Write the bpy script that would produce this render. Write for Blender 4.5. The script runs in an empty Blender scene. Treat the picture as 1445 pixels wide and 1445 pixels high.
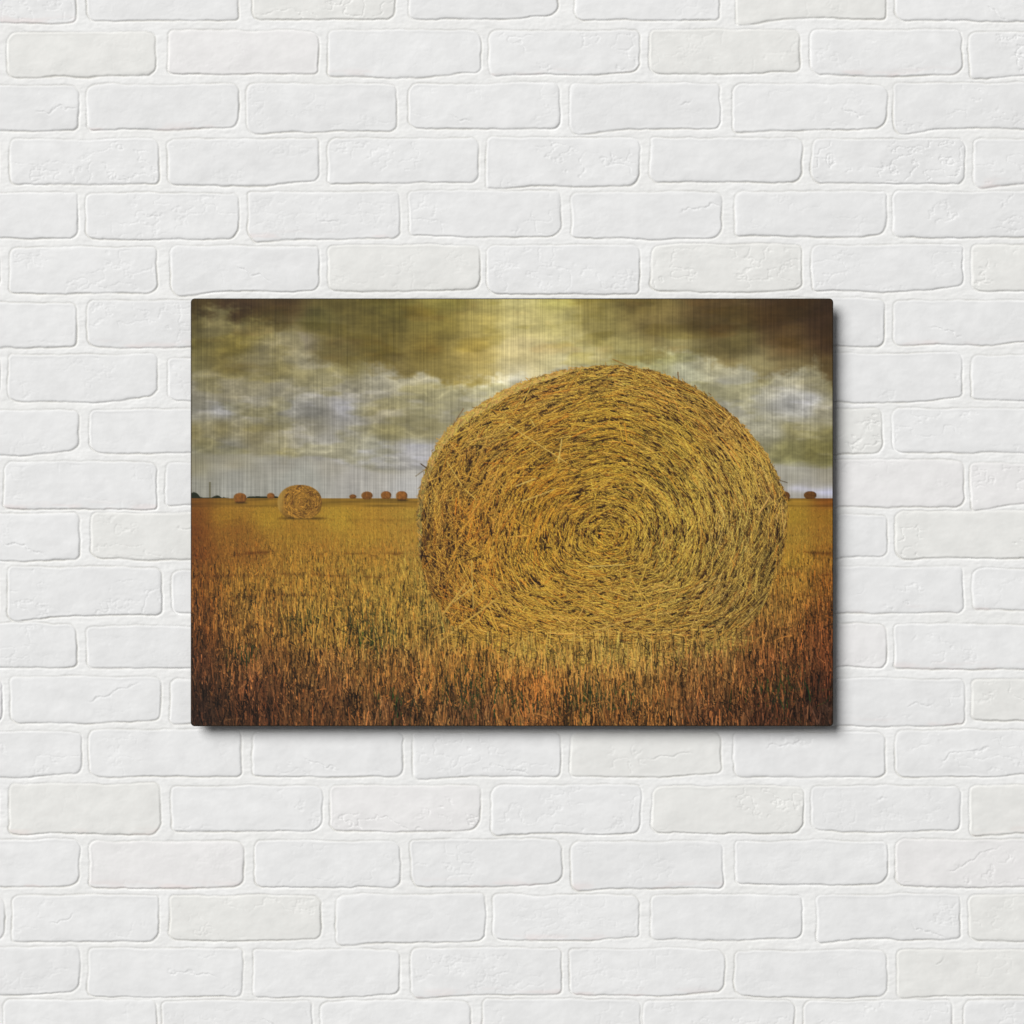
import bpy, math
import numpy as np

scene = bpy.context.scene
COL = scene.collection
MM = 0.001                      # the photograph is laid out at one millimetre per photo pixel at the wall
HALF = 722.5

# ------------------------------------------------------------------ camera
CAM_DIST = 4.0
cam_data = bpy.data.cameras.new("camera")
cam = bpy.data.objects.new("camera", cam_data)
COL.objects.link(cam)
cam.location = (0, -CAM_DIST, 0)
cam.rotation_euler = (math.radians(90), 0, 0)
cam_data.angle = 2 * math.atan(HALF * MM / CAM_DIST)
cam_data.clip_end = 100
scene.camera = cam

# ------------------------------------------------------------------ light
world = bpy.data.worlds.new("World")
scene.world = world
world.use_nodes = True
bg = world.node_tree.nodes["Background"]
bg.inputs[0].default_value = (0.97, 0.98, 1.0, 1)
bg.inputs[1].default_value = 0.125

lamp_data = bpy.data.lights.new("upper_left_lamp", 'AREA')  # broad, very distant disk lamp from the upper left, not a window
lamp_data.shape = 'DISK'
lamp_data.size = 60.0
lamp_data.energy = 98500
lamp_data.color = (1.0, 0.995, 0.985)
lamp = bpy.data.objects.new("upper_left_lamp", lamp_data)
COL.objects.link(lamp)
from mathutils import Vector
LDIR = Vector((-0.68, -1.0, 0.63)).normalized()
lamp.location = LDIR * 90.0
lamp.rotation_euler = (-LDIR).to_track_quat('-Z', 'Y').to_euler()

vs = scene.view_settings
vs.view_transform = 'Standard'
vs.look = 'None'
vs.exposure = 0.0
vs.gamma = 1.0
vs.use_curve_mapping = False

# ------------------------------------------------------------------ helpers
def srgb2lin(c):
    c = np.clip(c, 0, 1)
    return np.where(c <= 0.04045, c / 12.92, ((c + 0.055) / 1.055) ** 2.4)


def vnoise(x, y, seed):
    """smooth value noise in 0..1"""
    rs = np.random.RandomState(seed)
    N = 256
    lat = rs.rand(N, N).astype(np.float32)
    xi = np.floor(x).astype(np.int64); yi = np.floor(y).astype(np.int64)
    fx = x - xi; fy = y - yi
    fx = fx * fx * fx * (fx * (fx * 6 - 15) + 10); fy = fy * fy * fy * (fy * (fy * 6 - 15) + 10)
    x0 = xi % N; x1 = (xi + 1) % N; y0 = yi % N; y1 = (yi + 1) % N
    a = lat[y0, x0]; b = lat[y0, x1]; c = lat[y1, x0]; d = lat[y1, x1]
    return (a * (1 - fx) + b * fx) * (1 - fy) + (c * (1 - fx) + d * fx) * fy


def fbm(x, y, seed, octaves=5, gain=0.5):
    s = 0; a = 1.0; t = 0
    for o in range(octaves):
        s = s + a * vnoise(x * 2 ** o + 17.3 * o, y * 2 ** o + 5.1 * o, seed + o)
        t += a; a *= gain
    return s / t


def smooth(a, b, x):
    t = np.clip((x - a) / (b - a), 0, 1)
    return t * t * (3 - 2 * t)


def mesh_from_arrays(name, verts, quads, smooth_shade=False, colors=None):
    me = bpy.data.meshes.new(name)
    n, m = len(verts), len(quads)
    me.vertices.add(n)
    me.vertices.foreach_set("co", np.ascontiguousarray(verts, dtype=np.float32).ravel())
    me.loops.add(m * 4)
    me.loops.foreach_set("vertex_index", np.ascontiguousarray(quads, dtype=np.int32).ravel())
    me.polygons.add(m)
    me.polygons.foreach_set("loop_start", np.arange(0, m * 4, 4, dtype=np.int32))
    me.polygons.foreach_set("loop_total", np.full(m, 4, dtype=np.int32))
    me.update(calc_edges=True)
    me.polygons.foreach_set("use_smooth", np.full(m, smooth_shade, dtype=bool))
    if colors is not None:
        at = me.color_attributes.new("ink", 'FLOAT_COLOR', 'POINT')
        at.data.foreach_set("color", np.ascontiguousarray(colors, dtype=np.float32).ravel())
    me.update()
    return me


def link(name, me, mat, parent=None):
    o = bpy.data.objects.new(name, me)
    COL.objects.link(o)
    if mat: me.materials.append(mat)
    if parent: o.parent = parent
    return o


def new_mat(name):
    m = bpy.data.materials.new(name)
    m.use_nodes = True
    return m, m.node_tree.nodes, m.node_tree.links, m.node_tree.nodes["Principled BSDF"]

# ------------------------------------------------------------------ brick wall
def brick_material():
    m, N, L, P = new_mat("white_painted_brick")
    at = N.new("ShaderNodeVertexColor"); at.layer_name = "ink"
    tc = N.new("ShaderNodeTexCoord")
    n1 = N.new("ShaderNodeTexNoise"); n1.inputs["Scale"].default_value = 40; n1.inputs["Detail"].default_value = 5
    L.new(tc.outputs["Object"], n1.inputs["Vector"])
    mr = N.new("ShaderNodeMapRange"); mr.inputs[1].default_value = 0.3; mr.inputs[2].default_value = 0.7
    mr.inputs[3].default_value = 0.97; mr.inputs[4].default_value = 1.03
    L.new(n1.outputs[0], mr.inputs[0])
    mul = N.new("ShaderNodeVectorMath"); mul.operation = 'MULTIPLY'
    L.new(at.outputs[0], mul.inputs[0]); L.new(mr.outputs[0], mul.inputs[1])
    L.new(mul.outputs[0], P.inputs["Base Color"])
    P.inputs["Roughness"].default_value = 0.7
    P.inputs["Specular IOR Level"].default_value = 0.15
    n2 = N.new("ShaderNodeTexNoise"); n2.inputs["Scale"].default_value = 260; n2.inputs["Detail"].default_value = 4
    L.new(tc.outputs["Object"], n2.inputs["Vector"])
    b = N.new("ShaderNodeBump"); b.inputs["Strength"].default_value = 0.12; b.inputs["Distance"].default_value = 0.0006
    L.new(n2.outputs[0], b.inputs["Height"]); L.new(b.outputs[0], P.inputs["Normal"])
    return m

# every brick of the photo: (row) -> list of (x0, x1, top, bottom)
ROWS = [
 [(-110,108,-38,32),(123,335,-38,29),(356,556,-38,27),(577,788,-38,27),(811,1015,-38,28),(1039,1249,-38,26),(1262,1475,-38,29)],
 [(-215,-8,45,106),(11,219,46,107),(237,448,43,104),(463,679,43,108),(691,903,44,106),(918,1129,42,104),(1144,1358,42,106),(1369,1580,44,107)],
 [(-110,111,122,184),(123,336,120,183),(348,560,118,184),(578,790,118,181),(805,1016,118,181),(1035,1251,119,182),(1261,1475,118,181)],
 [(-215,-3,197,260),(14,224,197,260),(237,450,196,261),(463,675,195,258),(687,902,194,262),(918,1132,195,257),(1146,1361,196,259),(1374,1590,196,259)],
 [(-110,108,272,336),(121,336,273,337),(350,563,271,336),(577,791,270,333),(807,1018,271,336),(1037,1250,271,333),(1260,1475,271,335)],
 [(-215,-2,348,411),(13,221,349,413),(241,449,347,411),(463,676,346,410),(687,902,346,415),(919,1131,345,411),(1146,1358,346,411),(1371,1585,346,410)],
 [(-110,107,427,490),(124,335,424,490),(350,563,424,488),(577,790,424,488),(805,1018,424,488),(1035,1248,422,488),(1262,1475,424,486)],
 [(-215,-2,502,566),(11,222,501,566),(238,450,506,566),(463,676,500,566),(690,903,500,566),(918,1130,500,566),(1146,1357,499,567),(1371,1585,502,565)],
 [(-110,110,579,642),(127,340,578,639),(352,563,577,640),(577,790,577,640),(805,1018,577,640),(1034,1245,577,640),(1260,1475,577,639)],
 [(-215,-6,652,715),(6,221,652,718),(235,448,655,713),(463,676,652,715),(690,903,652,715),(918,1130,652,715),(1146,1361,649,715),(1371,1585,655,711)],
 [(-110,112,725,791),(129,340,724,789),(352,563,725,789),(577,790,725,789),(805,1018,725,789),(1036,1252,727,788),(1264,1475,721,788)],
 [(-215,-4,801,866),(11,228,801,868),(243,450,805,864),(463,676,801,865),(690,903,801,865),(918,1130,801,865),(1146,1359,800,865),(1373,1585,803,860)],
 [(-110,107,879,942),(123,335,884,943),(352,563,880,942),(577,790,880,942),(805,1018,880,942),(1036,1251,881,941),(1263,1475,881,943)],
 [(-215,2,956,1018),(14,226,956,1020),(241,450,958,1018),(463,676,957,1019),(690,903,957,1019),(918,1130,957,1019),(1146,1361,958,1024),(1371,1590,958,1017)],
 [(-110,114,1033,1096),(126,340,1031,1096),(357,569,1033,1096),(584,791,1034,1096),(806,1018,1034,1096),(1036,1249,1034,1097),(1264,1475,1031,1097)],
 [(-215,-3,1108,1174),(13,226,1107,1177),(242,455,1110,1174),(467,677,1109,1172),(694,904,1108,1177),(921,1134,1110,1175),(1146,1356,1110,1173),(1370,1585,1110,1175)],
 [(-110,112,1186,1251),(126,343,1188,1254),(360,564,1187,1252),(580,792,1185,1252),(806,1020,1188,1254),(1039,1253,1187,1248),(1265,1475,1186,1252)],
 [(-215,5,1266,1327),(17,223,1264,1329),(240,452,1264,1327),(474,684,1263,1329),(696,902,1264,1328),(920,1132,1264,1326),(1153,1355,1263,1326),(1368,1585,1264,1328)],
 [(-110,112,1337,1404),(125,342,1339,1407),(358,563,1340,1407),(580,792,1338,1405),(804,1022,1340,1405),(1037,1252,1342,1407),(1267,1475,1341,1405)],
 [(-215,-7,1412,1478),(5,221,1412,1480),(230,440,1413,1479),(453,664,1412,1479),(681,904,1412,1479),(909,1120,1412,1478),(1134,1343,1413,1479),(1360,1580,1412,1480)],
]


def build_wall():
    rs = np.random.RandomState(11)
    M = 330                                     # how far the wall goes on beyond the frame
    bricks = [b for r in ROWS for b in r]
    PX, PY = 226.5, 76.0
    for i, r in enumerate(ROWS):                # the same bond carried on to both sides
        x0, x1, t, b = r[0]
        for k in range(1, 3):
            bricks.append((x0 - PX * k, x1 - PX * k, t + rs.uniform(-1, 1), b + rs.uniform(-1, 1)))
        x0, x1, t, b = r[-1]
        for k in range(1, 3):
            bricks.append((x0 + PX * k, x1 + PX * k, t + rs.uniform(-1, 1), b + rs.uniform(-1, 1)))
    for k in range(1, 6):                       # and above and below
        for (sgn, base, src) in ((-1, -34, (ROWS[1], ROWS[0])), (1, 1412, (ROWS[2], ROWS[1]))):
            row = src[(k + 1) % 2] if sgn < 0 else src[(k + 1) % 2]
            top = base + sgn * PY * k
            for j in range(-4, 12):
                x0 = row[1][0] + j * PX - PX
                bricks.append((x0, x0 + 212, top + rs.uniform(-1, 1), top + 64 + rs.uniform(-1, 1)))

    def axis():
        a = np.arange(-M, -30, 4.0)
        b = np.arange(-30, 1475, 1.15)
        c = np.arange(1476, 1445 + M, 4.0)
        return np.concatenate([a, b, c])
    gx = axis(); gy = axis()
    X, Y = np.meshgrid(gx, gy)
    X = X.astype(np.float64); Y = Y.astype(np.float64)

    # mortar bed: nearly flush, slightly rough, brushed along the courses
    H = (fbm(X / 26, Y / 9, 40, 4) - 0.5) * 0.9 + (fbm(X / 5, Y / 3.2, 47, 2) - 0.5) * 0.35
    col = np.empty(X.shape + (3,))
    mt = fbm(X / 70, Y / 45, 60, 3)[..., None]
    col[:] = np.array([0.905, 0.905, 0.900]) * (1 - mt * 0.03) + mt * np.array([0.0, -0.003, -0.016])
    wx = (fbm(X / 34, Y / 34, 70, 3) - 0.5) * 5.0 + (fbm(X / 7, Y / 7, 77, 2) - 0.5) * 1.2
    wy = (fbm(X / 40, Y / 30, 80, 3) - 0.5) * 5.0 + (fbm(X / 7, Y / 7, 87, 2) - 0.5) * 1.2
    groove = np.zeros_like(X)
    for (x0, x1, t, b) in bricks:
        i0, i1 = np.searchsorted(gx, (x0 - 9, x1 + 9)); j0, j1 = np.searchsorted(gy, (t - 9, b + 9))
        if i1 - i0 < 3 or j1 - j0 < 3: continue
        sl = (slice(j0, j1), slice(i0, i1))
        x = X[sl] + wx[sl]; y = Y[sl] + wy[sl]
        cx, cy = (x0 + x1) / 2, (t + b) / 2
        hx, hy = (x1 - x0) / 2, (b - t) / 2
        u = (x - cx) / hx; v = (y - cy) / hy
        # uneven outline: bowed bottom, tapered corners
        bow = rs.uniform(-1.5, 3.0); tap = rs.choice([0, 0, 0, 1, -1]) * rs.uniform(3, 8)
        topb = rs.uniform(-1.5, 1.5)
        y2 = y + np.where(v > 0, v, 0) * (bow * (u * u - 0.4) + tap * smooth(0.2, 1.0, u * np.sign(tap if tap else 1)) * abs(np.sign(tap))) \
               - np.where(v < 0, -v, 0) * topb * (u * u)
        rad = np.where(u < 0, np.where(v < 0, rs.uniform(5, 14), rs.uniform(5, 16)), np.where(v < 0, rs.uniform(5, 14), rs.uniform(5, 18)))
        qx = np.abs(x - cx) - hx + rad; qy = np.abs(y2 - cy) - hy + rad
        d = -(np.minimum(np.maximum(qx, qy), 0) + np.hypot(np.maximum(qx, 0), np.maximum(qy, 0)) - rad)   # >0 inside
        ang = smooth(-0.9, 0.3, v)              # bottoms stand a little prouder than tops
        lift = (0.26 + 0.42 * ang) * (0.7 + 0.6 * rs.rand())
        sw = 1.6 + rs.uniform(0, .8)
        face = smooth(-0.6, sw, d) * lift + smooth(0, 14, d) * 0.2
        sx, sy = rs.uniform(0, 500, 2)
        rough = rs.choice([0.12, 0.25, 0.4, 0.55, 0.75], p=[.28, .3, .25, .12, .05])
        rg = np.abs(fbm(x / 22 + sx, y / 15 + sy, 90, 4) - 0.5) * 2          # ridged: chips and cracks
        msk = smooth(0.46, 0.62, fbm(x / 60 + sy, y / 40 + sx, 96, 2))
        tex = (fbm(x / 30 + sx, y / 20 + sy, 101, 4) - 0.5) * 0.9 - msk * rough * 1.1 * np.exp(-(rg / 0.05) ** 2) \
              + (fbm(x / 6 + sx, y / 4 + sy, 107, 2) - 0.5) * 0.25 * (0.4 + msk * rough)
        # a crack or two as a wandering line
        if rs.rand() < 0.28:
            a = rs.uniform(-0.5, 0.5); px = cx + rs.uniform(-.6, .5) * hx; py = cy + rs.uniform(-.5, .5) * hy
            ln = rs.uniform(25, 90)
            xr = (x - px) * math.cos(a) + (y - py) * math.sin(a); yr = -(x - px) * math.sin(a) + (y - py) * math.cos(a)
            yr = yr + (fbm(x / 12 + sx, y / 12 + sy, 115, 3) - 0.5) * 14
            w = smooth(0, 10, xr) * (1 - smooth(ln - 15, ln, xr))
            tex = tex - w * 0.7 * np.exp(-(yr / 1.1) ** 2) + w * 0.3 * smooth(-12, 0, yr) * (yr < 0)
        ins = smooth(0.5, 5, d)
        Hn = face + tex * ins + (rs.uniform(-1, 1) * u + rs.uniform(-1, 1) * v) * 0.2 * ins
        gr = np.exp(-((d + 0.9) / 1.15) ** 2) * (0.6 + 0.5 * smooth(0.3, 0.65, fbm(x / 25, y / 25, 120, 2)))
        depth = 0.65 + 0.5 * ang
        k = smooth(-1.6, 0.4, d)
        H[sl] = H[sl] * (1 - k) + Hn * k
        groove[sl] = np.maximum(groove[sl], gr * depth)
        base = np.array([0.850, 0.850, 0.848]) + rs.uniform(-.012, .016)
        q = rs.rand()
        if q < 0.16: base = np.array([0.842, 0.838, 0.812])
        elif q < 0.22: base = base + np.array([0.012, 0.0, -0.004])
        tint = fbm(x / 38 + sx, y / 22 + sy, 130, 3)[..., None]
        bc = base * (0.96 + 0.07 * tint)
        # worn paint low on some bricks shows a pink trace
        if rs.rand() < 0.3:
            st = smooth(0.5, 0.75, fbm(x / 40 + sy, y / 8 + sx, 140, 3)) * smooth(0.55, 1.0, v)
            bc = bc * (1 - st[..., None] * np.array([0.0, 0.06, 0.07]))
        kk = k[..., None]
        col[sl] = col[sl] * (1 - kk) + bc * kk
    H = H - groove
    # darker grey-beige tone blended in along the deepest seams
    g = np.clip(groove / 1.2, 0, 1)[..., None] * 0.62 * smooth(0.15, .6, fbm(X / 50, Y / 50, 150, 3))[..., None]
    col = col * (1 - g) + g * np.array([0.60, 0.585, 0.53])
    verts = np.stack([(X - HALF) * MM, -(H - 2.0) * MM, (HALF - Y) * MM], -1).reshape(-1, 3)
    ny, nx = X.shape
    idx = np.arange(ny * nx, dtype=np.int64).reshape(ny, nx)
    quads = np.stack([idx[:-1, :-1], idx[1:, :-1], idx[1:, 1:], idx[:-1, 1:]], -1).reshape(-1, 4)
    colors = np.concatenate([col.reshape(-1, 3), np.ones((ny * nx, 1))], 1)
    # the wall's thickness: sides and back
    ring = np.concatenate([idx[0, :], idx[1:, -1], idx[-1, -2::-1], idx[-2:0:-1, 0]])
    rv = verts[ring].copy(); rv[:, 1] = 0.22
    base = len(verts)
    n = len(ring); k = np.arange(n); k2 = (k + 1) % n
    skirt = np.stack([ring[k], ring[k2], base + k2, base + k], -1)
    xa, xb, za, zb = verts[:, 0].min(), verts[:, 0].max(), verts[:, 2].min(), verts[:, 2].max()
    bk = np.array([[xa, .22, zb], [xb, .22, zb], [xb, .22, za], [xa, .22, za]])
    nb = base + n
    verts = np.concatenate([verts, rv, bk])
    quads = np.concatenate([quads, skirt, [[nb, nb + 1, nb + 2, nb + 3]]])
    colors = np.concatenate([colors, np.tile([.85, .85, .84, 1], (n + 4, 1))])
    me = mesh_from_arrays("brick_wall", verts, quads, True, colors)
    o = link("brick_wall", me, brick_material())
    o["label"] = "white painted brick wall with shallow mortar joints behind the hay bale picture"
    o["category"] = "wall"
    o["kind"] = "structure"
    return o

# ------------------------------------------------------------------ the printed picture
PX0, PX1, PY0, PY1 = 269.0, 1176.0, 421.0, 1025.0
HOR = 703.0
SS = 2
GW, GH = int(PX1 - PX0), int(PY1 - PY0)
CW, CH = GW * SS, GH * SS

SKY_PTS = [  # x, y, r, g, b
 (269,425,66,54,26),(340,425,64,48,28),(400,428,72,56,30),(480,428,98,88,42),(560,428,105,97,44),(640,428,128,120,56),(700,426,172,162,90),(745,426,204,196,124),(790,426,180,174,96),(840,428,140,128,66),(900,428,112,98,50),(1000,428,82,66,36),(1090,428,64,48,28),(1170,428,52,38,24),
 (269,455,92,82,46),(310,455,122,112,74),(350,452,116,106,66),(390,455,92,80,42),(450,455,98,92,46),(540,455,104,94,44),(620,455,128,116,54),(690,458,174,160,86),(745,460,202,192,122),(800,460,180,172,106),(860,460,140,130,72),(930,455,122,108,60),(1010,455,84,70,38),(1090,455,72,54,30),(1165,455,58,42,26),
 (269,490,108,98,54),(340,490,118,106,58),(400,485,142,132,98),(425,480,146,138,108),(470,490,112,102,56),(540,490,112,100,46),(610,490,128,112,50),(680,492,166,148,78),(745,495,202,190,130),(810,495,184,176,116),(880,490,152,144,86),(960,490,134,126,78),(1040,485,104,94,52),(1110,485,92,72,40),(1170,480,66,48,28),
 (269,520,126,118,84),(330,520,124,112,70),(390,522,138,128,92),(440,515,152,144,116),(500,515,134,124,80),(560,520,122,110,62),(620,520,140,126,66),(680,525,160,146,82),(740,525,204,196,146),(800,512,190,184,132),(920,515,168,164,118),(1000,520,158,152,122),(1060,518,140,132,88),(1120,520,124,112,70),(1170,515,92,76,42),
 (269,550,142,136,118),(330,550,146,138,112),(400,550,152,145,122),(470,545,160,153,130),(540,540,160,154,132),(600,540,176,168,138),(650,540,200,193,166),(700,540,214,208,180),(960,535,176,174,146),(1020,545,166,162,142),(1090,540,158,152,128),(1150,540,150,142,110),(1172,540,120,110,74),
 (269,580,140,136,122),(320,578,164,162,156),(370,580,146,140,118),(430,580,150,147,138),(480,578,166,164,166),(540,580,158,150,124),(590,580,160,154,130),(640,580,176,170,148),(1060,570,166,162,144),(1110,572,166,164,158),(1135,568,174,172,168),(1172,575,146,140,118),
 (269,608,124,114,76),(320,605,136,126,88),(370,610,142,132,98),(430,605,154,148,128),(490,605,164,160,150),(550,605,152,144,112),(600,605,160,152,124),(1080,600,152,148,128),(1120,605,140,132,92),(1172,605,128,120,78),
 (269,632,150,146,128),(330,632,158,154,140),(400,630,152,144,112),(460,632,164,160,150),(530,632,172,170,168),(590,632,184,182,184),(1110,630,132,126,82),(1140,632,126,118,70),(1172,632,118,110,64),
 (269,655,138,132,108),(330,655,148,142,122),(400,655,152,148,136),(470,655,158,153,140),(540,655,170,165,154),(590,655,178,174,166),(1110,652,140,136,96),(1172,652,122,116,72),
 (1120,664,164,160,146),(1172,664,146,140,122),(1120,675,150,146,132),(1172,675,148,142,126),
 (269,690,146,144,132),(330,690,152,151,142),(420,688,158,158,150),(500,690,164,161,154),(580,690,172,170,166),(330,670,152,150,140),(420,672,158,157,147),(500,675,164,160,152),(1130,688,162,158,150),(1172,695,166,164,166),
]
FIELD_PTS = [
 (269,706,128,82,28),(330,707,158,116,38),(400,706,164,122,38),(500,706,170,128,40),(585,706,168,126,42),(1120,706,170,130,42),(1172,706,140,84,26),
 (269,728,112,66,22),(320,728,146,106,32),(380,728,158,122,36),(480,728,164,130,40),(585,728,160,128,44),(1120,728,154,122,38),(1172,728,140,100,30),
 (269,752,104,58,20),(330,752,128,84,28),(420,752,148,108,34),(520,752,158,118,38),(585,752,156,116,40),(1120,755,148,112,38),(1172,755,138,96,32),
 (269,785,104,56,20),(340,785,128,80,28),(440,785,146,100,34),(540,785,150,104,36),(590,785,150,110,42),(1120,785,150,108,36),(1172,785,132,84,28),
 (269,825,110,62,22),(360,825,138,90,32),(460,825,148,100,36),(560,825,152,108,40),(610,825,150,110,44),(1120,825,146,98,36),(1172,825,124,72,26),
 (269,865,98,54,22),(360,865,132,86,34),(460,865,144,100,38),(560,865,146,104,40),(640,865,140,104,44),(1090,865,134,88,36),(1172,865,104,58,24),
 (269,905,84,46,20),(360,905,118,74,30),(460,905,130,88,34),(560,905,136,96,38),(650,905,136,96,40),(760,915,158,116,48),(880,915,152,114,48),(1000,905,144,102,44),(1080,905,116,72,32),(1172,905,94,50,24),
 (269,945,70,38,20),(360,945,100,60,28),(460,945,114,72,32),(560,945,122,78,34),(660,945,146,94,38),(760,945,152,104,44),(880,945,150,104,46),(1000,945,128,82,38),(1090,945,108,62,30),(1172,945,84,44,22),
 (269,985,56,32,18),(360,985,82,46,24),(460,985,96,58,28),(560,985,106,64,28),(660,985,122,74,32),(760,985,150,88,36),(880,985,132,84,36),(1000,985,106,64,30),(1090,985,90,50,24),(1172,985,62,32,18),
 (269,1022,40,24,16),(360,1022,62,34,18),(460,1022,76,44,22),(560,1022,76,46,24),(660,1022,88,54,28),(760,1022,112,66,30),(880,1022,104,62,28),(1000,1022,86,50,26),(1090,1022,66,36,20),(1172,1022,48,28,18),
]
BALE_PTS = [
 (600,700,170,128,54),(610,760,164,116,46),(615,820,158,112,44),(650,870,164,118,46),(680,600,186,146,62),(660,660,176,130,52),(660,740,176,124,46),(680,800,190,138,52),(700,860,196,148,58),
 (760,545,186,144,62),(760,620,178,134,50),(760,700,186,136,46),(760,780,200,150,54),(770,850,204,158,62),(760,905,190,144,60),
 (860,525,178,140,60),(860,590,176,136,50),(860,660,178,138,50),(860,760,184,142,52),(860,840,190,148,60),(860,910,182,140,62),
 (950,550,168,130,56),(950,620,172,136,54),(950,700,172,138,56),(950,780,168,136,58),(950,850,168,134,60),(950,905,162,126,58),
 (1030,600,156,118,54),(1030,680,164,130,58),(1030,760,164,132,62),(1030,840,150,118,56),(1100,700,148,116,56),(1095,780,140,110,52),(1060,880,134,104,50),
]
OUTLINE = [(591,695),(598,668),(607,645),(618,624),(632,606),(647,591),(663,579),(679,569),(695,560),(715,548),(736,539),(757,532),(778,527),(800,521),(819,518),(840,516),(861,515),
 (888,517),(915,521),(940,528),(964,538),(984,549),(1003,561),(1022,575),(1039,589),(1053,604),(1065,618),(1076,632),(1085,646),(1094,662),(1101,677),(1107,692),(1110,705),(1112,718),
 (1111,740),(1109,764),(1105,785),(1101,800),(1094,816),(1086,840),(1075,862),(1064,878),(1050,892),(1030,905),(1000,917),(950,928),(900,935),(850,937),(800,934),(750,927),(710,917),(684,910),
 (664,902),(644,889),(624,864),(608,840),(600,818),(594,798),(591,778),(590,759),(588,738),(588,718)]
BC = (858.0, 757.0)


def field_of(points, X, Y, ax=0.7, p=3.2):
    num = np.zeros(X.shape + (3,)); den = np.zeros(X.shape)
    for (px, py, r, g, b) in points:
        d2 = ((X - px) * ax) ** 2 + (Y - py) ** 2 + 40.0
        w = d2 ** (-p / 2)
        num += w[..., None] * np.array([r, g, b]); den += w
    return num / den[..., None]


def up(a, f):
    """bilinear enlargement of a coarse map sampled every f pixels to the canvas"""
    h, w = a.shape[:2]
    yi = np.linspace(0, h - 1.001, CH); xi = np.linspace(0, w - 1.001, CW)
    y0 = yi.astype(int); x0 = xi.astype(int)
    fy = (yi - y0)[:, None, None]; fx = (xi - x0)[None, :, None]
    return (a[y0][:, x0] * (1 - fy) * (1 - fx) + a[y0 + 1][:, x0] * fy * (1 - fx) + a[y0][:, x0 + 1] * (1 - fy) * fx + a[y0 + 1][:, x0 + 1] * fy * fx)


class Painter:
    """lays straws, stalks and clouds of ink on a canvas, in photo pixel coordinates"""
    def __init__(self):
        self.c = np.zeros((CH, CW, 3), np.float32)

    def strokes(self, x, y, ang, length, curv, width, color, mask=None, round_=0.16):
        n = len(x)
        nl = np.maximum(2, np.ceil(length * SS * 1.35)).astype(int)
        nw = np.maximum(1, np.round(width * SS)).astype(int)
        cnt = nl * nw
        sid = np.repeat(np.arange(n), cnt)
        loc = np.arange(cnt.sum()) - np.repeat(np.cumsum(cnt) - cnt, cnt)
        il = loc % nl[sid]; iw = loc // nl[sid]
        t = (il / np.maximum(nl[sid] - 1, 1) - 0.5) * length[sid]
        o = (iw - (nw[sid] - 1) / 2) / SS
        taper = np.abs(o) <= (width[sid] / 2 + .01) * (1.15 - 0.9 * np.abs(2 * t / length[sid]) ** 4) + 0.26
        ca, sa = np.cos(ang[sid]), np.sin(ang[sid])
        q = o + curv[sid] * (t * t - (length[sid] ** 2) / 12)
        X = x[sid] + t * ca - q * sa; Y = y[sid] + t * sa + q * ca
        ix = np.floor((X - PX0) * SS).astype(int); iy = np.floor((Y - PY0) * SS).astype(int)
        ok = (ix >= 0) & (ix < CW) & (iy >= 0) & (iy < CH) & taper
        if mask is not None:
            ok[ok] = mask[iy[ok], ix[ok]]
        sh = 1 - round_ * (o / np.maximum(width[sid], .5)) * 2 * np.sign(ca + 1e-6)
        mx = color.max(1); lim = np.where(mx > 185, 185 + 42 * (1 - np.exp(-(mx - 185) / 42)), mx) / np.maximum(mx, 1)
        color = color * lim[:, None]
        col = color[sid] * sh[:, None]
        self.c[iy[ok], ix[ok]] = col[ok]


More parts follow.
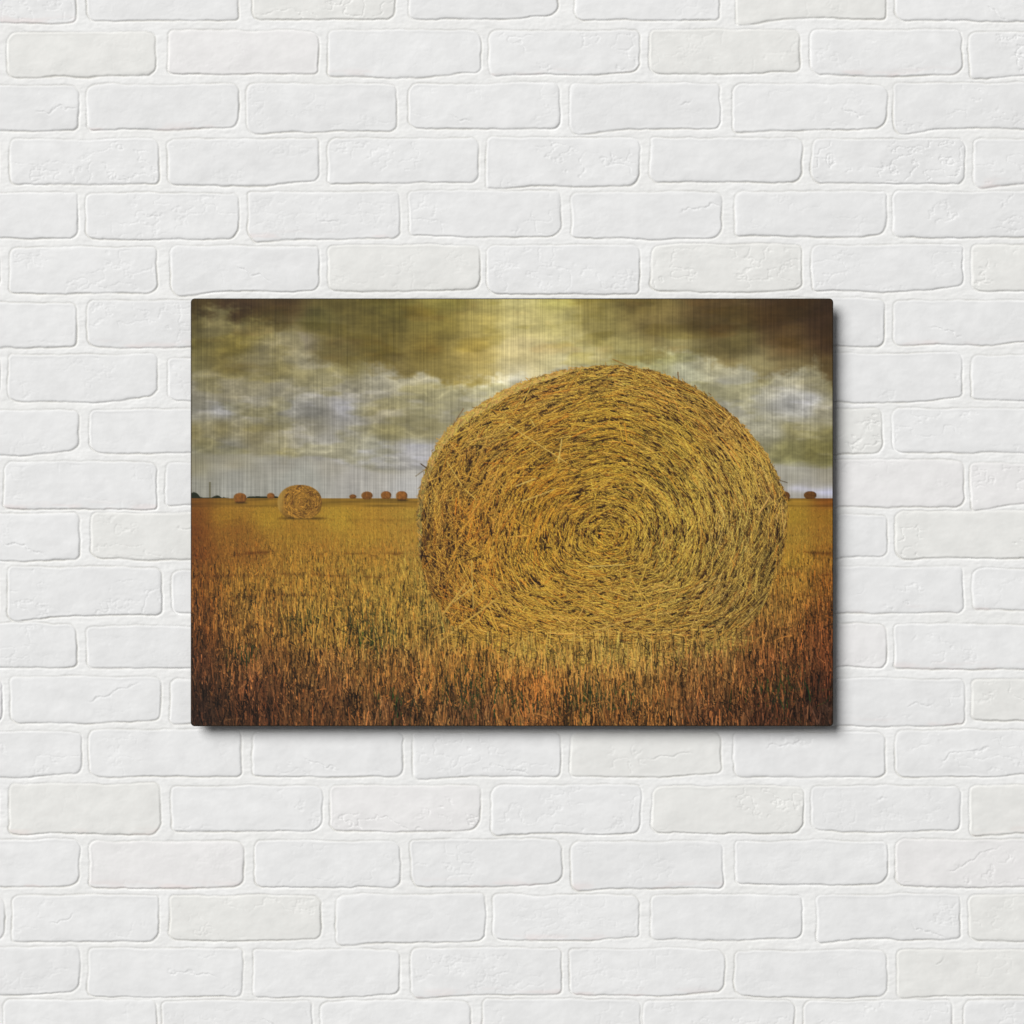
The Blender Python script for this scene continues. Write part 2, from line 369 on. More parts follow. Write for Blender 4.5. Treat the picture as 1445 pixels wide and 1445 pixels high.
def paint():
    rs = np.random.RandomState(5)
    P = Painter()
    f = 4
    cx = np.linspace(PX0, PX1, CW // f + 1); cy = np.linspace(PY0, PY1, CH // f + 1)
    CX, CY = np.meshgrid(cx, cy)
    xs = PX0 + (np.arange(CW) + .5) / SS; ys = PY0 + (np.arange(CH) + .5) / SS
    X, Y = np.meshgrid(xs, ys)
    # ---- sky
    dx = (fbm(X / 120, Y / 42, 200, 4) - 0.5) * 46; dy = (fbm(X / 110, Y / 40, 210, 4) - 0.5) * 24
    # the dark upper deck, the grey broken clouds under it and the clear low band each have their own edge
    DX = [269,300,340,390,418,432,470,540,580,620,660,700,760,830,900,960,1000,1060,1090,1120,1150,1176]
    DY = [444,436,447,460,470,492,507,519,530,536,541,536,526,512,500,500,511,522,530,527,516,536]
    deck = np.interp(X, DX, DY)
    cls = [0 if p[1] < np.interp(p[0], DX, DY) else (2 if p[1] >= 654 else 1) for p in SKY_PTS]
    jx = np.clip(((X + dx - PX0) * SS).astype(int), 0, CW - 1); jy = np.clip(((np.minimum(Y + dy, 700) - PY0) * SS).astype(int), 0, CH - 1)
    def layer(k, warp):
        m_ = up(field_of([p for p, c_ in zip(SKY_PTS, cls) if c_ == k], CX, np.minimum(CY, 703)), f)
        return m_[jy, jx] if warp else m_
    billow = np.abs(fbm(X / 46, Y / 26, 216, 5, .58) - .5) * 2
    edge1 = Y + (fbm(X / 40, Y / 24, 212, 5, .62) - .5) * 52 - deck
    k1 = smooth(-8, 12, edge1)[..., None]
    mid = layer(1, True)
    mid = mid * (1.02 - .08 * smooth(.05, .5, billow) + .07 * smooth(.16, .0, billow))[..., None]
    sky = layer(0, True) * np.array([1.02, 1, 1.05]) * (1 - k1) + mid * k1
    # sunlit hem along the deck's edge
    hem = np.exp(-((edge1 - 9) / 7.0) ** 2) * smooth(.35, .65, fbm(X / 50, Y / 30, 218, 3))
    sky = sky * (1 + .06 * hem[..., None])
    lowy = np.interp(X, [269, 330, 420, 500, 590, 1090, 1176], [640, 642, 648, 655, 668, 657, 656])
    k2 = smooth(-5, 6, Y + (fbm(X / 45, Y / 14, 214, 4) - .5) * 16 - lowy)[..., None]
    sky = sky * (1 - k2) + layer(2, False) * 1.05 * k2
    n1 = fbm(X / 85 + Y / 260, Y / 20 + X / 300, 220, 5, .55); n2 = fbm(X / 26, Y / 11, 230, 5, .68)
    amp = 1 - k2[..., 0] * .85
    sky = sky * (1 + ((n1 - 0.5) * 0.36 * (0.2 + .8 * amp) + (n2 - .5) * 0.34 * (.35 + .65 * amp))[..., None])
    wisps = smooth(0.60, 0.78, fbm(X / 60 + 3, Y / 11 - X / 160, 240, 5, .55)) * smooth(505, 560, Y) * (1 - k2[..., 0])
    sky = sky + wisps[..., None] * np.array([14, 14, 18])
    olive = smooth(0.52, 0.70, fbm(X / 75 + 9, Y / 22, 250, 4)) * (1 - k2[..., 0])
    sky = sky * (1 - olive[..., None] * np.array([.06, .07, .17]))
    warm = smooth(0.55, .75, fbm(X / 60 + 19, Y / 26, 255, 4)) * smooth(540, 480, Y)
    sky = sky * (1 + warm[..., None] * np.array([.02, -.02, -.05]))
    # low bright band at the right horizon
    band = np.exp(-((Y - (692 + 3 * np.sin(X / 14))) / 5) ** 2) * smooth(1100, 1125, X)
    sky = sky + band[..., None] * np.array([16, 18, 34])
    P.c[:] = sky
    # ---- tree line and mast on the horizon
    th = 4.5 * smooth(0.3, 0.75, fbm(X / 11, 0 * X, 260, 4)) + 1.2
    th = th * np.where((X < 322), 1.0 - 0.5 * smooth(296, 322, X), 0) + np.where((X > 348) & (X < 392), 3.2 * fbm(X / 9, 0 * X, 265, 3) + .6, 0)
    th = th + 3.0 * np.exp(-((X - 272) / 6.0) ** 2)
    tree = (Y < HOR) & (Y > HOR - th) & (th > 0.3)
    P.c[tree] = np.array([34, 40, 26])
    mast = (np.abs(X - 295.5) < 0.8) & (Y > 680) & (Y < HOR)
    P.c[mast] = P.c[mast] * 0.35 + np.array([74, 66, 34]) * 0.65
    # ---- field
    fc = up(field_of(FIELD_PTS, CX, np.maximum(CY, 703)), f) 
    gy_ = smooth(720, 830, Y)[..., None]
    fc = fc * (np.array([.99, .985, 1.08]) * (1 - gy_) + np.array([.95, 1.03, 1.10]) * gy_)
    fld = Y >= HOR
    rowz = 1.0 / np.maximum(Y - HOR + 4, 1)
    bands = fbm(X * rowz * 0.9, 900 * rowz, 270, 4)
    hb = fbm(X / 60, Y / 3.0, 275, 4)
    mix = np.where(Y < 760, hb, bands)
    ftex = fc * (0.86 + 0.34 * (mix - .5) * 1.6 * smooth(1000, 740, Y))[..., None] * (1 - 0.52 * smooth(765, 890, Y))[..., None]
    P.c[fld] = ftex[fld]
    def samp(mp, x, y):
        return mp[np.clip(((y - PY0) * SS).astype(int), 0, CH - 1), np.clip(((x - PX0) * SS).astype(int), 0, CW - 1)]

    def stubble(n, ylo, yhi, mask=None, seed=1, spare=0):
        r = np.random.RandomState(seed)
        # density falls towards the viewer, stalks get longer
        yy = ylo + (yhi - ylo) * r.rand(n * 3)
        d = np.clip((yy - HOR) / 322, 0, 1.2)
        h = 1.6 + 48 * d ** 1.5
        w = 0.5 + 0.62 * d
        keep = r.rand(n * 3) < np.clip(1.15 / (h * w), 0, 1)
        xx_ = r.uniform(PX0 - 8, PX1 + 8, n * 3)
        keep &= yy > ylo + spare * np.exp(-((xx_ - 855) / 165) ** 4) * (.35 + 1.3 * fbm(xx_ / 13, xx_ * 0, 287, 3))
        yy = yy[keep]; xx_ = xx_[keep]; d = d[keep]; h = h[keep]; w = w[keep]
        o = np.argsort(yy + r.rand(len(yy)) * (2 + 14 * d)); yy, d, h, w, xx_ = yy[o], d[o], h[o], w[o], xx_[o]
        m = len(yy)
        xx = xx_
        tilt = r.normal(0, 0.10, m)
        wild = r.rand(m) < 0.04 + 0.26 * d ** 1.5
        tilt = np.where(wild, r.uniform(-1.45, 1.45, m), tilt)
        L = h * r.uniform(.55, 1.25, m) * np.where(wild, .85, 1)
        ang = math.pi / 2 + tilt
        W = w * r.uniform(.6, 1.25, m)
        c = samp(fc, np.clip(xx, PX0, PX1), np.clip(yy - h * .4, HOR, PY1 - 1)) * (1.03 + .22 * np.clip(d * 1.6, 0, 1))[:, None]
        clump = samp(clumps, np.clip(xx, PX0, PX1), np.clip(yy - h * .4, HOR, PY1 - 1))
        br = np.exp(r.normal(0.0, 1.0, m) * (0.07 + .24 * smooth(.06, .62, d)))
        dark = r.rand(m) < (0.20 + 0.45 * np.clip(clump - .36, 0, 1)) * (.04 + .80 * smooth(.10, .75, d))
        br = np.where(dark, r.uniform(.16, .45, m) + .45 * np.clip(.3 - d, 0, .3) / .3, br)
        c = c * br[:, None]
        hue = r.normal(0, 1, m)[:, None]
        c = c * (1 + hue * np.array([.015, -.035, -.07]) * np.clip(.3 + 2 * d, 0, 1)[:, None] + (np.where(r.rand(m) < .16, 1, 0) * np.clip(2.2 * d, 0, 1))[:, None] * np.array([.16, .20, .30]))
        # green shoots
        gm = np.zeros(m)
        for (gx, gy, sx, sy, a) in ((530,908,38,20,.40),(510,880,26,16,.2),(440,880,30,14,.22),(345,930,26,16,.2),(655,990,44,24,.38),(840,1005,55,20,.36),(760,1015,40,12,.25),(410,880,20,14,.2),(1105,985,38,22,.3),(560,1005,40,14,.25)):
            gm = np.maximum(gm, a * np.exp(-((xx - gx) / sx) ** 2 - ((yy - h * .4 - gy) / sy) ** 2))
        gsel = r.rand(m) < gm * 1.1
        gcol = np.stack([r.uniform(34, 74, m), r.uniform(48, 82, m), r.uniform(24, 40, m)], 1)
        c = np.where(gsel[:, None], gcol * (0.6 + 0.4 * r.rand(m))[:, None], c)
        cv = r.normal(0, .004, m) * np.where(wild, 2, 1)
        P.strokes(xx, yy - h * .5, ang, L, cv, W, c.astype(np.float32), mask)
        return m
    clumps = fbm(X / 26, Y / 22, 280, 4)
    stubble(200000, HOR + 14, 965, None, 31)
    stubble(26000, HOR + 40, 965, None, 35)
    # darker swath line across the middle distance
    for yl, amp_ in ((781, .30), (812, .22), (842, .16), (733, .12)):
        g = np.exp(-((Y - yl - 2 * np.sin(X / 37)) / 2.6) ** 2) * smooth(.42, .62, fbm(X / 16, Y / 6, 285, 3)) * amp_
        P.c = P.c * (1 - (g * fld)[..., None] * np.array([.8, 1, 1.1])).astype(np.float32)

    ident = np.where(fld, 1, 0).astype(np.int16)
    ident[tree] = np.where(X < 335, 2, 3)[tree]
    ident[mast] = 0
    # ---- far bales: centre x, top, bottom, half width, shade
    far = [(422.5,684,731.5,31.5,1.0),(338,695.5,709.5,9.3,.78),(381.5,695.5,703.5,5.6,.78),(497.5,697.5,703.5,5,.70),(517.5,693.5,704.5,8,.76),(544.5,693,704,7.5,.82),(566.5,692.8,706,8.2,.84),(1144,693,703.8,9,.62),(1108.5,693.5,706,7,.62)]
    for bi, (bx, bt, bb, hw, shd) in enumerate(far):
        cyb = (bt + bb) / 2 + (bb - bt) * .03; hh = cyb - bt
        big = bi == 0
        u = (X - bx) / hw; v = (Y - cyb) / hh
        e = (np.abs(u) ** 2.15 + np.abs(v) ** 2.15)
        inside = (e < 1) & (Y < bb) & (Y > bt)
        if bb <= HOR + 1: inside &= (Y < HOR + 1)
        base = np.array([150, 108, 42]) if big else np.array([168, 106, 46]) * shd
        rim = smooth(-.80 if not big else -.84, -.55, u * .9 + .1 * v + 0.0)
        t = fbm(X / 2.2, Y / 2.2, 290 + bi, 2)
        cc = base * (0.78 + .44 * t)[..., None]
        pale = np.array([168, 132, 62]) if big else np.array([170, 118, 54]) * shd
        cc = cc * rim[..., None] + pale * (1 - rim)[..., None]
        cc = cc * (1 - .28 * smooth(.45, 1.0, u))[..., None] * (1 - .20 * smooth(.3, 1, v))[..., None]
        P.c[inside] = cc[inside]
        ident[inside] = 10 + bi
        # shadow line at its foot
        if bb > HOR + 1.5:
            g = np.exp(-((Y - bb) / 1.6) ** 2) * np.exp(-((X - bx - hw * .15) / (hw * .95)) ** 4)
            P.c = P.c * (1 - (g * .45)[..., None]).astype(np.float32)
        if big:
            n = 1500
            th = rs.uniform(0, 2 * math.pi, n); s = np.sqrt(rs.rand(n)) * .96
            px = bx + 4 + s * (hw - 4) * np.cos(th); py = cyb + s * hh * np.sin(th)
            an = np.arctan2(hh * np.cos(th), -(hw - 3) * np.sin(th)) + rs.normal(0, .3, n)
            c = np.array([156, 112, 44]) * np.exp(rs.normal(0, .22, n))[:, None]
            c = np.where((rs.rand(n) < .16)[:, None], np.array([92, 58, 26]) * rs.uniform(.7, 1.2, n)[:, None], c)
            P.strokes(px, py, an, rs.uniform(3, 8, n), rs.normal(0, .01, n), rs.uniform(.5, .9, n), c.astype(np.float32), inside)
    # ---- the big bale
    ox = np.array([p[0] for p in OUTLINE]); oy = np.array([p[1] for p in OUTLINE])
    oth = np.arctan2(oy - BC[1], ox - BC[0]); orr = np.hypot(ox - BC[0], oy - BC[1])
    o = np.argsort(oth); oth, orr = oth[o], orr[o]
    tt = np.linspace(-math.pi, math.pi, 1441)
    R = np.interp(tt, oth, orr, period=2 * math.pi)
    ker = np.exp(-(np.arange(-12, 13) / 6.0) ** 2); ker /= ker.sum()
    R = np.convolve(np.concatenate([R[-13:-1], R, R[1:13]]), ker, 'same')[12:-12]
    # rim thickness (the curved side of the roll seen edge-on at the left and top left)
    rim_a = np.array([-180, -172, -160, -145, -130, -118, -108, -98, -90, 90, 150, 160, 168, 175, 180]); rim_t = np.array([8, 9, 11, 13, 14, 12, 9, 5, 1, 0, 0, 0, 1, 4, 8.])
    RT = np.interp(np.degrees(tt), rim_a, rim_t)
    def Rof(th): return np.interp(th, tt, R)
    def Fof(th): return np.interp(th, tt, R - RT)
    TH = np.arctan2(Y - BC[1], X - BC[0]); RR = np.hypot(X - BC[0], Y - BC[1])
    edge_n = (fbm(X / 5, Y / 5, 300, 3) - .5) * 4.0
    Rm = Rof(TH)
    bale = RR + edge_n < Rm
    bale &= ~((Y > 932 + 34 * (fbm(X / 9, 0 * X, 305, 3) - .5) * 2))
    face_mask = (RR + edge_n * .8 < np.interp(TH.ravel(), tt, R - RT).reshape(TH.shape) + 2.0) & bale
    bc_map = up(field_of(BALE_PTS, CX, CY, 1.0, 3.0), f) * np.array([1.15, 1.22, 1.20]) * (1 - .20 * smooth(655, 600, X))[..., None]
    P.c[bale] = (bc_map * 0.42 * np.array([1, .88, .85]))[bale]
    ident[bale] = 50
    # rim: pale, fuzzy
    pale = np.array([168, 134, 62]) * (0.82 + .36 * fbm(X / 9, Y / 9, 310, 4))[..., None]
    rimm = bale & ~face_mask
    glow = 1 + .22 * smooth(700, 560, Y) - .22 * smooth(620, 740, Y)
    P.c[rimm] = (pale * glow[..., None])[rimm]
    n = 3800
    th = rs.uniform(-math.pi, math.pi, n); th = np.where((th > -1.5) & (th < 2.6), rs.uniform(-3.14, -1.6, n), th)
    r_ = Fof(th) + (Rof(th) - Fof(th)) * rs.rand(n)
    px = BC[0] + r_ * np.cos(th); py = BC[1] + r_ * np.sin(th)
    an = th + math.pi / 2 + rs.normal(0, .55, n)
    c = np.array([178, 146, 74]) * np.exp(rs.normal(-.03, .24, n))[:, None] * (1 + rs.normal(0, .05, (n, 3)))
    c = c * (1.0 + .20 * smooth(700, 560, py) - .24 * smooth(620, 740, py))[:, None]
    P.strokes(px, py, an, rs.uniform(3, 9, n), rs.normal(0, .01, n), rs.uniform(.6, 1.1, n), c.astype(np.float32), rimm)
    # face straws, in the order they lie
    def flow(th, s):
        e = 1e-3
        x1 = BC[0] + s * Fof(th + e) * np.cos(th + e); y1 = BC[1] + s * Fof(th + e) * np.sin(th + e)
        x0 = BC[0] + s * Fof(th - e) * np.cos(th - e); y0 = BC[1] + s * Fof(th - e) * np.sin(th - e)
        return np.arctan2(y1 - y0, x1 - x0)
    def straws(n, seed, wild=.10, dark=.30, lo=7, hi=34, bright=0.0, wmul=1.0, slots=False):
        r = np.random.RandomState(seed)
        th = r.uniform(-math.pi, math.pi, n); s = np.sqrt(r.rand(n)) * 1.0
        rr = s * Fof(th)
        px = BC[0] + rr * np.cos(th); py = BC[1] + rr * np.sin(th)
        an = flow(th, s)
        messy = 0.19 + 0.22 * np.exp(-((px - 640) / 70) ** 2) + .30 * np.exp(-(s / .16) ** 2) + .10 * smooth(700, 880, py)
        an = an + r.normal(0, 1, n) * messy + 0.05
        w_ = r.rand(n) < wild * (1 + 1.5 * np.exp(-((px - 640) / 80) ** 2) + 1.2 * np.exp(-(s / .2) ** 2))
        an = np.where(w_, r.uniform(0, math.pi, n), an)
        L = lo + (hi - lo) * r.rand(n) ** 1.7
        L = L * (.55 + .6 * np.clip(s, 0, 1))
        cv = np.where(w_, r.normal(0, .002, n), .5 / np.maximum(rr, 24) * r.uniform(-.2, .9, n))
        W = r.uniform(.6, 1.35, n) * wmul
        c = samp(bc_map, px, py) * 1.08
        # bundles: long dark gaps follow the winding
        bund = fbm(th * 17 / math.pi * (0.3 + s) + 40, s * 52, 320, 4, .75)
        deep = r.rand(n) < dark * np.clip(.25 + 3.2 * (bund - .40), 0.05, 2.4)
        br = np.exp(r.normal(bright, .22, n)) * (1 + (.5 - bund) * .9)
        c = c * br[:, None] * (1 + r.normal(0, 1, n)[:, None] * np.array([.0, .020, .06]))
        pale = r.rand(n) < .16
        c = np.where(pale[:, None], c * np.array([1.20, 1.19, 1.36]), c)
        rust = r.rand(n) < .12
        c = np.where(rust[:, None], c * np.array([.88, .76, .66]), c)
        if slots: deep = r.rand(n) < np.clip(.2 + 4 * (bund - .42), 0.1, 1)
        if slots: keep_ = deep; th, px, py, an, L, cv, W, c, deep, bund = [q[keep_] for q in (th, px, py, an, L, cv, W, c, deep, bund)]; n = len(px)
        c = np.where(deep[:, None], np.array([58, 36, 20]) * r.uniform(.55, 1.5, n)[:, None], c)
        c = np.maximum(c, 10)
        W = np.where(deep, W * 1.35, W); L = np.where(deep, L * .8, L)
        # a shadow straw just below each one
        i = np.repeat(np.arange(n), 2)
        first = np.arange(2 * n) % 2 == 0
        c2 = np.where(first[:, None], c[i] * np.array([.42, .36, .34]), c[i])
        P.strokes(px[i] + first * .55, py[i] + first * 1.0, an[i], L[i], cv[i], W[i], c2.astype(np.float32), face_mask)
    straws(18000, 41, .12, .46, wmul=.9)
    straws(18000, 42, .10, .46, 8, 40, wmul=.8)
    straws(12000, 43, .10, .62, 8, 34, 0, .75)
    straws(16000, 46, .08, 0, 6, 22, 0, .72, True)
    straws(10500, 44, .09, .0, 10, 44, .17, .58)
    straws(1600, 47, .08, 0, 5, 15, 0, .6, True)
    straws(1800, 45, .16, .0, 10, 44, .30, .65)
    foot = np.exp(-((Y - 914) / 9) ** 2) * np.exp(-((X - 860) / 175) ** 4)
    P.c = P.c * (1 - .16 * foot[..., None]).astype(np.float32)
    # edge shade where the face turns away on the right, and warm dark speckle behind the rim
    # stray straws sticking out of the roll
    n = 420
    th = rs.uniform(-math.pi, .55, n); rr = Rof(th) + rs.uniform(-3, 1.5, n)
    px = BC[0] + rr * np.cos(th); py = BC[1] + rr * np.sin(th)
    an = flow(th, np.ones(n)) + rs.normal(0, .55, n)
    c = np.array([166, 124, 52]) * np.exp(rs.normal(0, .2, n))[:, None]
    P.strokes(px, py, an, rs.uniform(3, 9, n), rs.normal(0, .004, n), rs.uniform(.5, .9, n), c.astype(np.float32), None)
    # single straws the photo shows
    single = [(714,597,800,653,1.7,(214,178,88)),(788,653,793,619,1.6,(222,190,100)),(748,590,755,602,1.3,(216,184,92)),(630,650,652,686,1.6,(206,170,82)),(655,690,672,705,1.4,(212,176,84)),
      (728,686,756,675,1.5,(222,190,104)),(639,600,654,576,1.2,(120,84,50)),(593,654,603,661,1.3,(74,58,40)),(586,672,596,665,1.0,(110,92,60)),(864,506,892,518,1.3,(150,112,54)),(957,524,958,535,1.3,(120,84,44)),
      (1000,554,1004,557,1.2,(120,90,50)),(1095,676,1112,681,1.1,(86,70,48)),(640,705,630,706,1.2,(206,168,80)),(660,820,623,870,2.4,(200,160,76)),(700,846,622,905,2.2,(206,166,78)),(672,826,640,850,1.6,(214,178,90)),
      (736,708,784,690,1.4,(214,180,92)),(620,850,632,905,1.5,(176,132,56)),(1139,1004.5,1162,1004.5,1.2,(160,84,36)),(560,882,620,862,1.3,(170,126,54)),(800,905,900,870,1.3,(204,166,84)),(905,912,985,930,1.5,(168,128,56)),
      (852,945,905,918,1.6,(180,136,58)),(665,790,668,860,1.4,(206,168,80)),(830,800,882,797,1.4,(220,188,100)),(1126,968,1106,980,1.2,(150,100,44)),(276,940,300,985,1.6,(128,78,34))]
    sg = np.array([(a, b, c_, d) for a, b, c_, d, w, q in single], float)
    P.strokes((sg[:, 0] + sg[:, 2]) / 2, (sg[:, 1] + sg[:, 3]) / 2, np.arctan2(sg[:, 3] - sg[:, 1], sg[:, 2] - sg[:, 0]), np.hypot(sg[:, 2] - sg[:, 0], sg[:, 3] - sg[:, 1]),
              np.zeros(len(sg)), np.array([s_[4] for s_ in single]), np.array([s_[5] for s_ in single], np.float32), None)
    # loose straw lying along the foot of the roll
    n = 1100
    px = rs.uniform(640, 1060, n); py = 930 - 26 * ((px - 855) / 205) ** 2 + rs.normal(0, 9, n) + 4
    c = samp(bc_map, px, np.minimum(py, 912)) * np.exp(rs.normal(-.04, .28, n))[:, None] * (1 - .35 * (rs.rand(n) < .3))[:, None]
    P.strokes(px, py, rs.normal(0, .45, n), rs.uniform(6, 30, n), rs.normal(0, .006, n), rs.uniform(.55, 1.1, n), c.astype(np.float32), None)
    # ---- stubble standing in front of the roll, up to the picture's lower edge
    before = P.c.copy()
    m = (rs.rand(1) > -1)
    stubble(6000, 912, 950, None, 33)
    stubble(9000, 930, 960, None, 36)
    stubble(140000, 944, 1086, None, 32, 20)
    chg = (np.abs(P.c - before).sum(-1) > 0) & (Y > 890)
    ident[chg & (Y > 905)] = 1
    # final downsample to one vertex per photo pixel
    img = P.c.reshape(GH, SS, GW, SS, 3).mean((1, 3)) / 255.0
    idm = ident[SS // 2::SS, SS // 2::SS]
    XX, YY = np.meshgrid(PX0 + np.arange(GW) + .5, PY0 + np.arange(GH) + .5)
    # how strongly the brushed metal shines through the ink
    lum = img.mean(-1)
    wgt = np.where(idm == 0, 1.0, np.where(idm >= 50, 0.30, np.where(YY < 830, .62, .62 - .34 * smooth(830, 930, YY))))
    return img, idm, wgt


def print_material():
    m, N, L, P = new_mat("ink_on_brushed_metal")
    at = N.new("ShaderNodeVertexColor"); at.layer_name = "ink"
    tc = N.new("ShaderNodeTexCoord")
    def streak(sx, sz, detail, lo, hi):
        mp = N.new("ShaderNodeMapping"); mp.inputs["Scale"].default_value = (sx, 1, sz)
        L.new(tc.outputs["Object"], mp.inputs["Vector"])
        n = N.new("ShaderNodeTexNoise"); n.inputs["Scale"].default_value = 1.0; n.inputs["Detail"].default_value = detail
        n.inputs["Roughness"].default_value = 0.65
        L.new(mp.outputs[0], n.inputs["Vector"])
        r = N.new("ShaderNodeMapRange"); r.inputs[1].default_value = 0.3; r.inputs[2].default_value = 0.7
        r.inputs[3].default_value = lo; r.inputs[4].default_value = hi; r.clamp = False
        L.new(n.outputs[0], r.inputs[0])
        return r.outputs[0]
    def math_(op, a, b):
        k = N.new("ShaderNodeMath"); k.operation = op
        for i, v in enumerate((a, b)):
            if isinstance(v, float): k.inputs[i].default_value = v
            else: L.new(v, k.inputs[i])
        return k.outputs[0]
    s = math_('ADD', math_('ADD', streak(400, 8, 2, -.19, .21), streak(150, 3, 1, -.04, .04)), streak(9, 330, 2, -.055, .055))
    f = math_('ADD', math_('MULTIPLY', s, at.outputs["Alpha"]), 1.0)
    mul = N.new("ShaderNodeVectorMath"); mul.operation = 'SCALE'
    L.new(at.outputs["Color"], mul.inputs[0]); L.new(f, mul.inputs["Scale"])
    L.new(mul.outputs[0], P.inputs["Base Color"])
    P.inputs["Metallic"].default_value = 0.0
    P.inputs["Roughness"].default_value = 0.5
    P.inputs["Specular IOR Level"].default_value = 0.18
    return m


def edge_material():
    m, N, L, P = new_mat("dark_panel_edge")
    tc = N.new("ShaderNodeTexCoord")
    n = N.new("ShaderNodeTexNoise"); n.inputs["Scale"].default_value = 90
    L.new(tc.outputs["Object"], n.inputs["Vector"])
    cr = N.new("ShaderNodeValToRGB")
    cr.color_ramp.elements[0].color = (0.020, 0.015, 0.009, 1); cr.color_ramp.elements[1].color = (0.045, 0.034, 0.02, 1)
    L.new(n.outputs[0], cr.inputs[0]); L.new(cr.outputs[0], P.inputs["Base Color"])
    P.inputs["Roughness"].default_value = 0.5
    P.inputs["Specular IOR Level"].default_value = 0.2
    return m


def rounded_rect(x0, x1, y0, y1, r, seg=8):
    pts = []
    for (cx, cy, a0) in ((x1 - r, y1 - r, 0), (x0 + r, y1 - r, 90), (x0 + r, y0 + r, 180), (x1 - r, y0 + r, 270)):
        for k in range(seg + 1):
            a = math.radians(a0 + 90 * k / seg)
            pts.append((cx + r * math.cos(a), cy + r * math.sin(a)))
    return pts


FRONT = 23.0                      # the printed face stands this far off the wall, in millimetres
THICK = 5.0
SC = (CAM_DIST * 1000 - FRONT) / (CAM_DIST * 1000)     # nearer than the wall, so built a little smaller


def wx_(px): return (px - HALF) * MM * SC
def wz_(py): return (HALF - py) * MM * SC


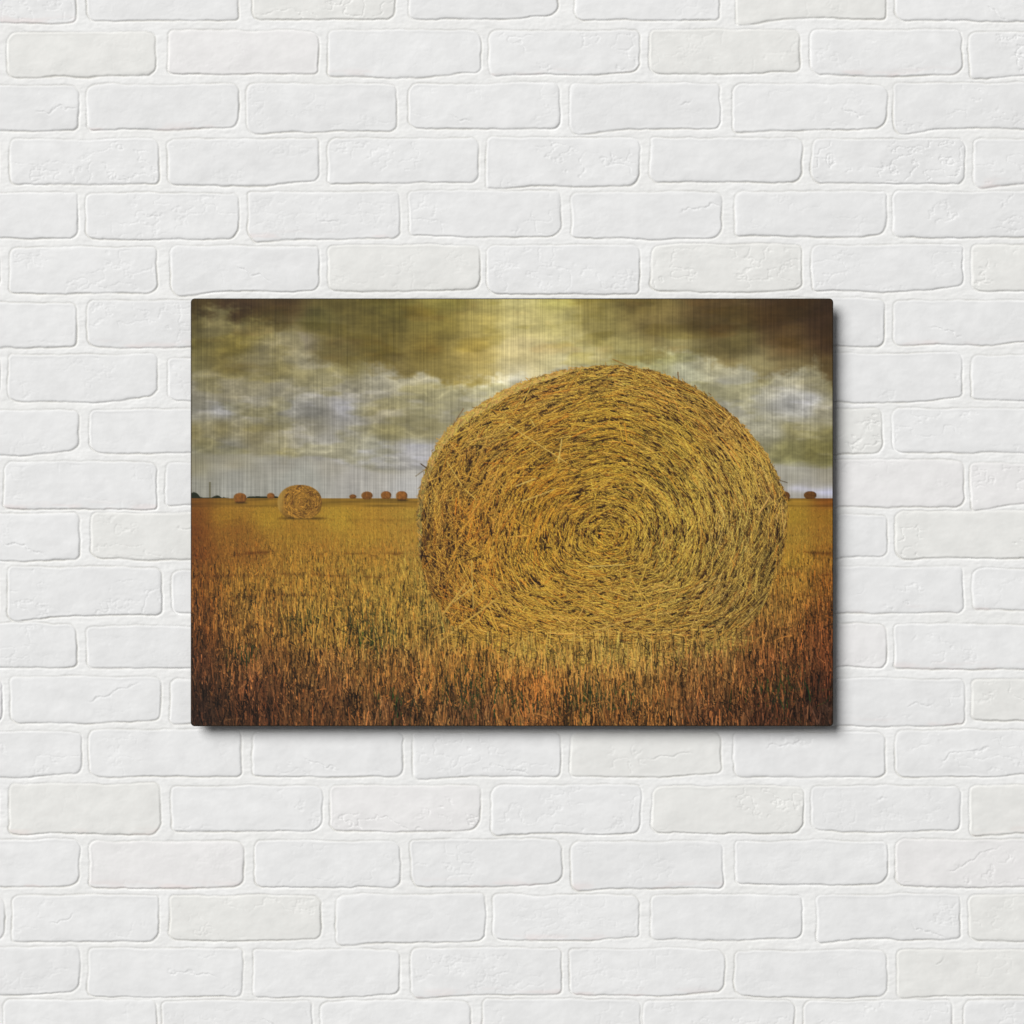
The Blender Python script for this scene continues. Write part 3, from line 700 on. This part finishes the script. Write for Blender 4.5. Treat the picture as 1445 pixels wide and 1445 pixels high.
def build_picture():
    root = bpy.data.objects.new("metal_wall_print", None)
    COL.objects.link(root)
    root.location = (0, -FRONT * MM, wz_(PY1))
    root["label"] = "landscape metal print of a round straw bale in a stubble field hung on white bricks"
    root["category"] = "wall art"
    OZ = wz_(PY1)
    # panel body: rounded plate with a small bevel, a hanging block behind it reaching the wall
    import bmesh
    bm = bmesh.new()
    def loop(inset, depth, rad):
        return [bm.verts.new((wx_(x), depth * MM, wz_(y) - OZ)) for x, y in rounded_rect(PX0 + inset, PX1 - inset, PY0 + inset, PY1 - inset, rad)]
    loops = [loop(1.2, 0.25, 4.5), loop(0.35, 0.55, 5.3), loop(0.0, 1.3, 5.7), loop(0.0, THICK - .6, 5.7), loop(0.6, THICK, 5.1)]
    n = len(loops[0])
    for a, b in zip(loops[:-1], loops[1:]):
        for i in range(n):
            bm.faces.new((a[i], a[(i + 1) % n], b[(i + 1) % n], b[i]))
    bm.faces.new(loops[0]); bm.faces.new(list(reversed(loops[-1])))
    bmesh.ops.recalc_face_normals(bm, faces=bm.faces)
    me = bpy.data.meshes.new("metal_panel"); bm.to_mesh(me); bm.free()
    edge = edge_material()
    link("metal_panel", me, edge, root)
    # hanging block
    bm = bmesh.new()
    ra = rounded_rect(PX0 + 190, PX1 - 190, PY0 + 130, PY1 - 130, 4, 3)
    fr = [bm.verts.new((wx_(x), (THICK + .002) * MM, wz_(y) - OZ)) for x, y in ra]
    bk = [bm.verts.new((wx_(x), (FRONT + 1.5) * MM, wz_(y) - OZ)) for x, y in ra]
    k = len(ra)
    for i in range(k): bm.faces.new((fr[i], fr[(i + 1) % k], bk[(i + 1) % k], bk[i]))
    bm.faces.new(fr); bm.faces.new(list(reversed(bk)))
    bmesh.ops.recalc_face_normals(bm, faces=bm.faces)
    me = bpy.data.meshes.new("hanging_block"); bm.to_mesh(me); bm.free()
    link("hanging_block", me, edge, root)

    # printed face, one vertex per photo pixel, divided into the things it shows
    img, idm, wgt = paint()
    ins = 1.3
    gx = PX0 + (np.arange(GW) + .5); gy = PY0 + (np.arange(GH) + .5)
    X, Y = np.meshgrid(gx, gy)
    X = PX0 + ins + (X - gx[0]) / (gx[-1] - gx[0]) * (PX1 - PX0 - 2 * ins)
    Y = PY0 + ins + (Y - gy[0]) / (gy[-1] - gy[0]) * (PY1 - PY0 - 2 * ins)
    # round the corners
    r = 4.4
    ax = np.maximum(np.maximum((PX0 + ins + r) - X, X - (PX1 - ins - r)), 0); ay = np.maximum(np.maximum((PY0 + ins + r) - Y, Y - (PY1 - ins - r)), 0)
    dd = np.hypot(ax, ay); k = np.where((dd > r) & (ax > 0) & (ay > 0), r / np.maximum(dd, 1e-6), 1.0)
    sx = np.sign(X - HALF); sy = np.sign(Y - HALF)
    X = np.where(k < 1, X - sx * ax * (1 - k), X); Y = np.where(k < 1, Y - sy * ay * (1 - k), Y)
    V = np.stack([wx_(X), np.zeros_like(X), wz_(Y) - OZ], -1).reshape(-1, 3)
    C = np.concatenate([srgb2lin(img).reshape(-1, 3), wgt.reshape(-1, 1)], 1)
    idx = np.arange(GH * GW).reshape(GH, GW)
    Q = np.stack([idx[:-1, :-1], idx[1:, :-1], idx[1:, 1:], idx[:-1, 1:]], -1).reshape(-1, 4)
    qi = idm[:-1, :-1].reshape(-1)
    mat = print_material()
    def piece(name, sel, label=None):
        q = Q[sel]
        if len(q) == 0: return
        u, inv = np.unique(q, return_inverse=True)
        me = mesh_from_arrays(name, V[u], inv.reshape(-1, 4), False, C[u])
        o = link(name, me, mat, root)
        if label: o["label"] = label
        return o
    piece("printed_sky", qi == 0)
    piece("printed_field", qi == 1)
    piece("printed_treeline", qi == 2, "dark trees at the left end of the horizon")
    piece("printed_treeline", qi == 3, "dark trees between two small bales on the horizon")
    piece("printed_bale", qi == 50, "large round straw bale filling the right half of the print")
    labels = ["mid-sized bale standing alone on the left of the field", "small bale between the dark treetops at the left", "tiny bale just left of the mid-sized bale",
              "tiniest bale, leftmost of the four on the horizon", "second of the four small bales on the horizon", "third of the four small bales on the horizon",
              "small bale nearest the large bale on its left", "small bale on the horizon right of the large bale", "small bale half hidden behind the large bale's right edge"]
    for i, lb in enumerate(labels):
        piece("printed_bale", qi == 10 + i, lb)
    return root


build_wall()
build_picture()
